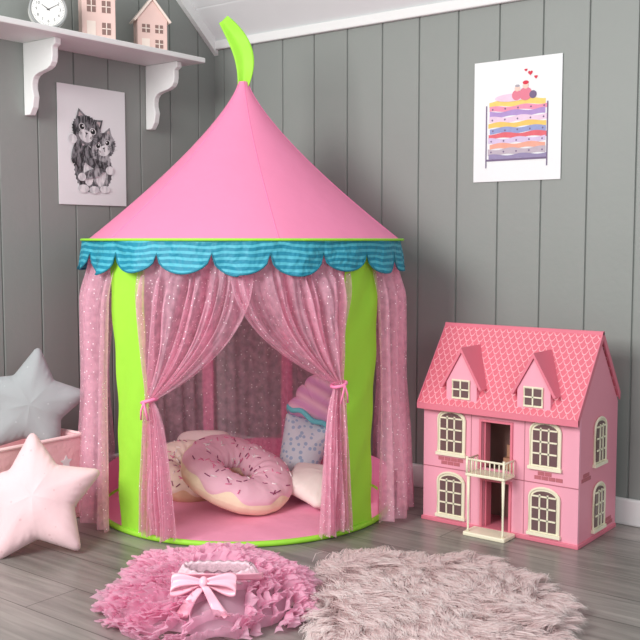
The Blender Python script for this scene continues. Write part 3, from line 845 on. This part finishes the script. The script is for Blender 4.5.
for t in range(NT):
    th = rd.random()*2*pi; q = sqrt(rd.random())
    cx, cy = hwx*rr_(th)*cos(th)*q, hwy*rr_(th)*sin(th)*q
    fld = -1.1+noise.noise(Vector((cx*4.5, cy*4.5, 5)))*2.4+rd.uniform(-.4, .4)
    if q > .84:
        ou = math.atan2(cy, cx); v_ = Vector((cos(fld), sin(fld)))*.5+Vector((cos(ou), sin(ou)))
        fld = math.atan2(v_.y, v_.x)+rd.uniform(-.5, .5)
    dirv = Vector((cos(fld), sin(fld), 0)); sd = Vector((-dirv.y, dirv.x, 0))
    ht = rd.uniform(.032, .054); ln = rd.uniform(.045, .085)
    if q > .85: ht *= .6; ln *= rd.uniform(.6, 1.1)
    cv = rd.uniform(-.016, .016)
    c0 = Vector((cx, cy, 0)); tt = rd.uniform(-.10, .10)
    for s in range(44):
        ga, gb = rd.gauss(0, 1), rd.gauss(0, 1)
        root = Vector((cx+ga*.013, cy+gb*.013, .008))
        k1 = rd.uniform(.75, 1.1)
        tp = c0+dirv*ln*k1+sd*(cv*k1+rd.gauss(0, .0038))+Vector((0, 0, max(.006, (ht*.55+rd.gauss(0, .004)))))
        off = Vector((ga, gb, 0))*.009
        m1 = c0+off*1.3+dirv*ln*k1*.28+Vector((0, 0, ht*.80)); m2 = c0+off*.75+dirv*ln*k1*.66+sd*cv*.5+Vector((0, 0, ht*.85))
        w = Vector((sd.x, sd.y, rd.uniform(-.5, .5)))*.0008
        n0 = len(rv)
        for p, k_ in ((root, 1.0), (m1, .95), (m2, .75)):
            rv.append(tuple(p-w*k_)); rv.append(tuple(p+w*k_))
        rv.append(tuple(tp))
        rf += [(n0, n0+1, n0+3, n0+2), (n0+2, n0+3, n0+5, n0+4), (n0+4, n0+5, n0+6)]
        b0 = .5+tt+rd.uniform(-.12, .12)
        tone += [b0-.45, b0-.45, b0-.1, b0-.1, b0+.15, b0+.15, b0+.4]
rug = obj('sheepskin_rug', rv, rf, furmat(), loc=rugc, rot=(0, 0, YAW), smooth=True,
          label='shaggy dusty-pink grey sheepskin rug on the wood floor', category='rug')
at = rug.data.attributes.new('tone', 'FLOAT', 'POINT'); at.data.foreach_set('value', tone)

# ---------------------------------------------------------------- tutu
tc_ = Vector((2.70, -2.82, 0))+F*2.225+Rv*(-.258)
tu = empty('tutu_skirt', tc_, YAW, 'fluffy pink ruffled tulle tutu with satin bow lying on the floor', 'skirt')
M_tul = mat('pink_chiffon', (255, 204, 226), .85, .04, 30, trans=.5, spec=.1, clear=.22)
M_satin = mat('pale_satin', (252, 188, 206), .25, .02)
HX, HY, TH = .215, .235, .074
def wobr(th): return 1+.06*sin(3*th+1)+.05*sin(5*th+2)+.03*sin(8*th)
def domeh(x, y):
    th = math.atan2(y/HY, x/HX); r = sqrt((x/HX)**2+(y/HY)**2)/wobr(th)
    return .008+TH*max(0, 1-r**2.4)**.7*(1+.25*noise.noise(Vector((x*9, y*9, 3))))
mb = MB()
vs, fs = grid(lambda u, v: (HX*wobr(2*pi*u)*.95*v*cos(2*pi*u), HY*wobr(2*pi*u)*.95*v*sin(2*pi*u), max(.002, domeh(HX*wobr(2*pi*u)*.95*v*cos(2*pi*u), HY*wobr(2*pi*u)*.95*v*sin(2*pi*u))-.006)), 64, 14, True); mb.add(vs, fs)
rd = random.Random(21)
NSTR = 135
for k in range(NSTR):
    th = rd.random()*2*pi; q = sqrt(rd.random())
    if k < 44: q = rd.uniform(.86, 1.0); th = 2*pi*k/44
    cx, cy = HX*wobr(th)*q*cos(th), HY*wobr(th)*q*sin(th)
    if (cx-.030)**2/.100**2+(cy+.115)**2/.080**2 < 1: continue
    hd = th+pi/2+rd.uniform(-.7, .7)*(1.2-q); Ls = rd.uniform(.16, .26); curv = rd.uniform(-9, 9)*(1.15-q)+(4.5 if q > .8 else 0)
    lam = rd.uniform(.024, .036); am = rd.uniform(.0080, .0120); hh = rd.uniform(.036, .050)
    outw = Vector((cos(th), sin(th), 0)); lean = (.10+.60*q)*rd.uniform(.5, 1.1)
    SEG = 16; nu = int(Ls/lam*SEG); nv = 7
    p = Vector((cx, cy, 0)); h_ = hd
    p -= Vector((cos(h_), sin(h_), 0))*Ls/2
    cen = []
    for i in range(nu+1):
        cen.append((p.copy(), h_)); p = p+Vector((cos(h_), sin(h_), 0))*Ls/nu; h_ += (curv+10*sin(i*.05+k))*Ls/nu
    ph0 = rd.random()*6; vs = []; fs = []
    for j in range(nv+1):
        v = j/nv
        for i in range(nu+1):
            c, hd_ = cen[i]; sdir = Vector((-sin(hd_), cos(hd_), 0)); td = Vector((cos(hd_), sin(hd_), 0))
            w = 2*pi*i/SEG+1.0*sin(i*.09+ph0)+ph0
            rq = sqrt((c.x/HX)**2+(c.y/HY)**2)
            z0 = domeh(c.x, c.y)-.006
            endf = min(1, i/12, (nu-i)/12)
            e_ = (.08+.92*v**1.3)
            flare = outw*hh*lean*v*(.4+.6*v)+sdir*.006*v*v*sin(w*.31+ph0)
            pos = c+sdir*am*e_*sin(w)+td*am*.8*v*v*sin(2*w)+flare
            if rq > 1.12: pos = pos*(1.12/rq)
            z = z0+hh*(v-.22*v**3)*(1-.40*lean*v)*(.35+.65*endf)+.004*v*sin(w*.37+ph0)
            vs.append((pos.x, pos.y, max(.002+.004*v, z)))
    for j in range(nv):
        for i in range(nu):
            a = j*(nu+1)+i; fs.append((a, a+1, a+nu+2, a+nu+1))
    mb.add(vs, fs)
mb.make('ruffle', M_tul, tu, smooth=True, kind='stuff')
M_glit = mat('silver_glitter', (220, 190, 200), .5, .4, 240)
wc = Vector((.030, -.090, .094))
def wb(u, v):
    a = 2*pi*u; k = 1-.15*v
    return (wc.x+.092*cos(a)*k, wc.y+.022*sin(a)*k, wc.z+.024*v+.003*sin(21*a)*(1-v*.5)+.010*sin(a)+.004*cos(2*a))
vs, fs = grid(wb, 160, 5, True); o = obj('waistband', vs, fs, M_glit, tu, smooth=True)
md = o.modifiers.new('s', 'SOLIDIFY'); md.thickness = .009
mb = MB()
bc = Vector((.005, -.154, .098)); ex = Vector((1, 0, 0)); ey = Vector((0, .62, .78)); en = Vector((0, -.78, .62))
for sx in (-1, 1):
    def lp(u, v, sx=sx):
        a = pi*(2*u-1)
        xx = .034*(1+cos(a))
        yy = .011*sin(a)*(1+cos(a))*.55
        hw = (.006+.014*(1+cos(a))/2)
        return bc+ex*sx*(.003+xx)+ey*(yy+.004-.10*xx+(v-.5)*2*hw)+en*(.006*sin(a)+.004+.003*sin(3*pi*v))
    vs, fs = grid(lp, 40, 8); mb.add(vs, fs)
    def tl(u, v, sx=sx):
        w = .008+.009*u
        return bc+ex*sx*(.004+.046*u)+ex*(v-.5)*2*w-ey*(.008+.070*u-(.012*abs(v-.5)*2 if u > .95 else 0))+en*(.006*sin(u*7+sx)+.009)
    vs, fs = grid(tl, 18, 4); mb.add(vs, fs)
def kn(u, v):
    a = 2*pi*u; b = -pi/2+pi*v
    return bc+ex*.009*cos(b)*cos(a)+ey*(.012*sin(b)+.003)+en*(.008*cos(b)*sin(a)+.007)
vs, fs = grid(kn, 20, 10, True); mb.add(vs, fs)
def rb(u, v):
    t = -1+2*u
    return wc+Vector((.102*t, -.026*sqrt(max(0, 1-t*t*.98))-.008-(v-.5)*.016, .006-(.5-v)*.020+.004*sin(pi*u)))
vs, fs = grid(rb, 40, 5); mb.add(vs, fs)
o = mb.make('bow', M_satin, tu, smooth=True)
md = o.modifiers.new('s', 'SOLIDIFY'); md.thickness = .0012

# ---------------------------------------------------------------- camera & light
cd = bpy.data.cameras.new('camera'); cam = bpy.data.objects.new('camera', cd); COL.objects.link(cam)
cam.location = CAM; cam.rotation_euler = (radians(90-4.68), 0, YAW); cd.sensor_width = 36; cd.lens = 36*977/640
S.camera = cam
def area(loc, target, sx, sy, power, col):
    l = bpy.data.lights.new('area_light', 'AREA'); l.shape = 'RECTANGLE'; l.size = sx; l.size_y = sy; l.energy = power; l.color = col
    o = bpy.data.objects.new('area_light', l); COL.objects.link(o); o.location = loc
    o.rotation_euler = (Vector(target)-Vector(loc)).to_track_quat('-Z', 'Y').to_euler(); return o
area((0.9, -3.3, 1.7), (.8, -.5, .5), 1.2, 1.1, 78, (1, .985, .96))  # soft window light from the left, behind the view
area((3.6, -2.4, 1.4), (1.2, -.8, .3), 1.0, 1.0, 15, (.99, .98, 1))  # second, weaker area lamp from the right
w = bpy.data.worlds.new('world'); S.world = w; w.use_nodes = True
bg = w.node_tree.nodes['Background']; bg.inputs[0].default_value = (.94, .96, 1, 1); bg.inputs[1].default_value = .56
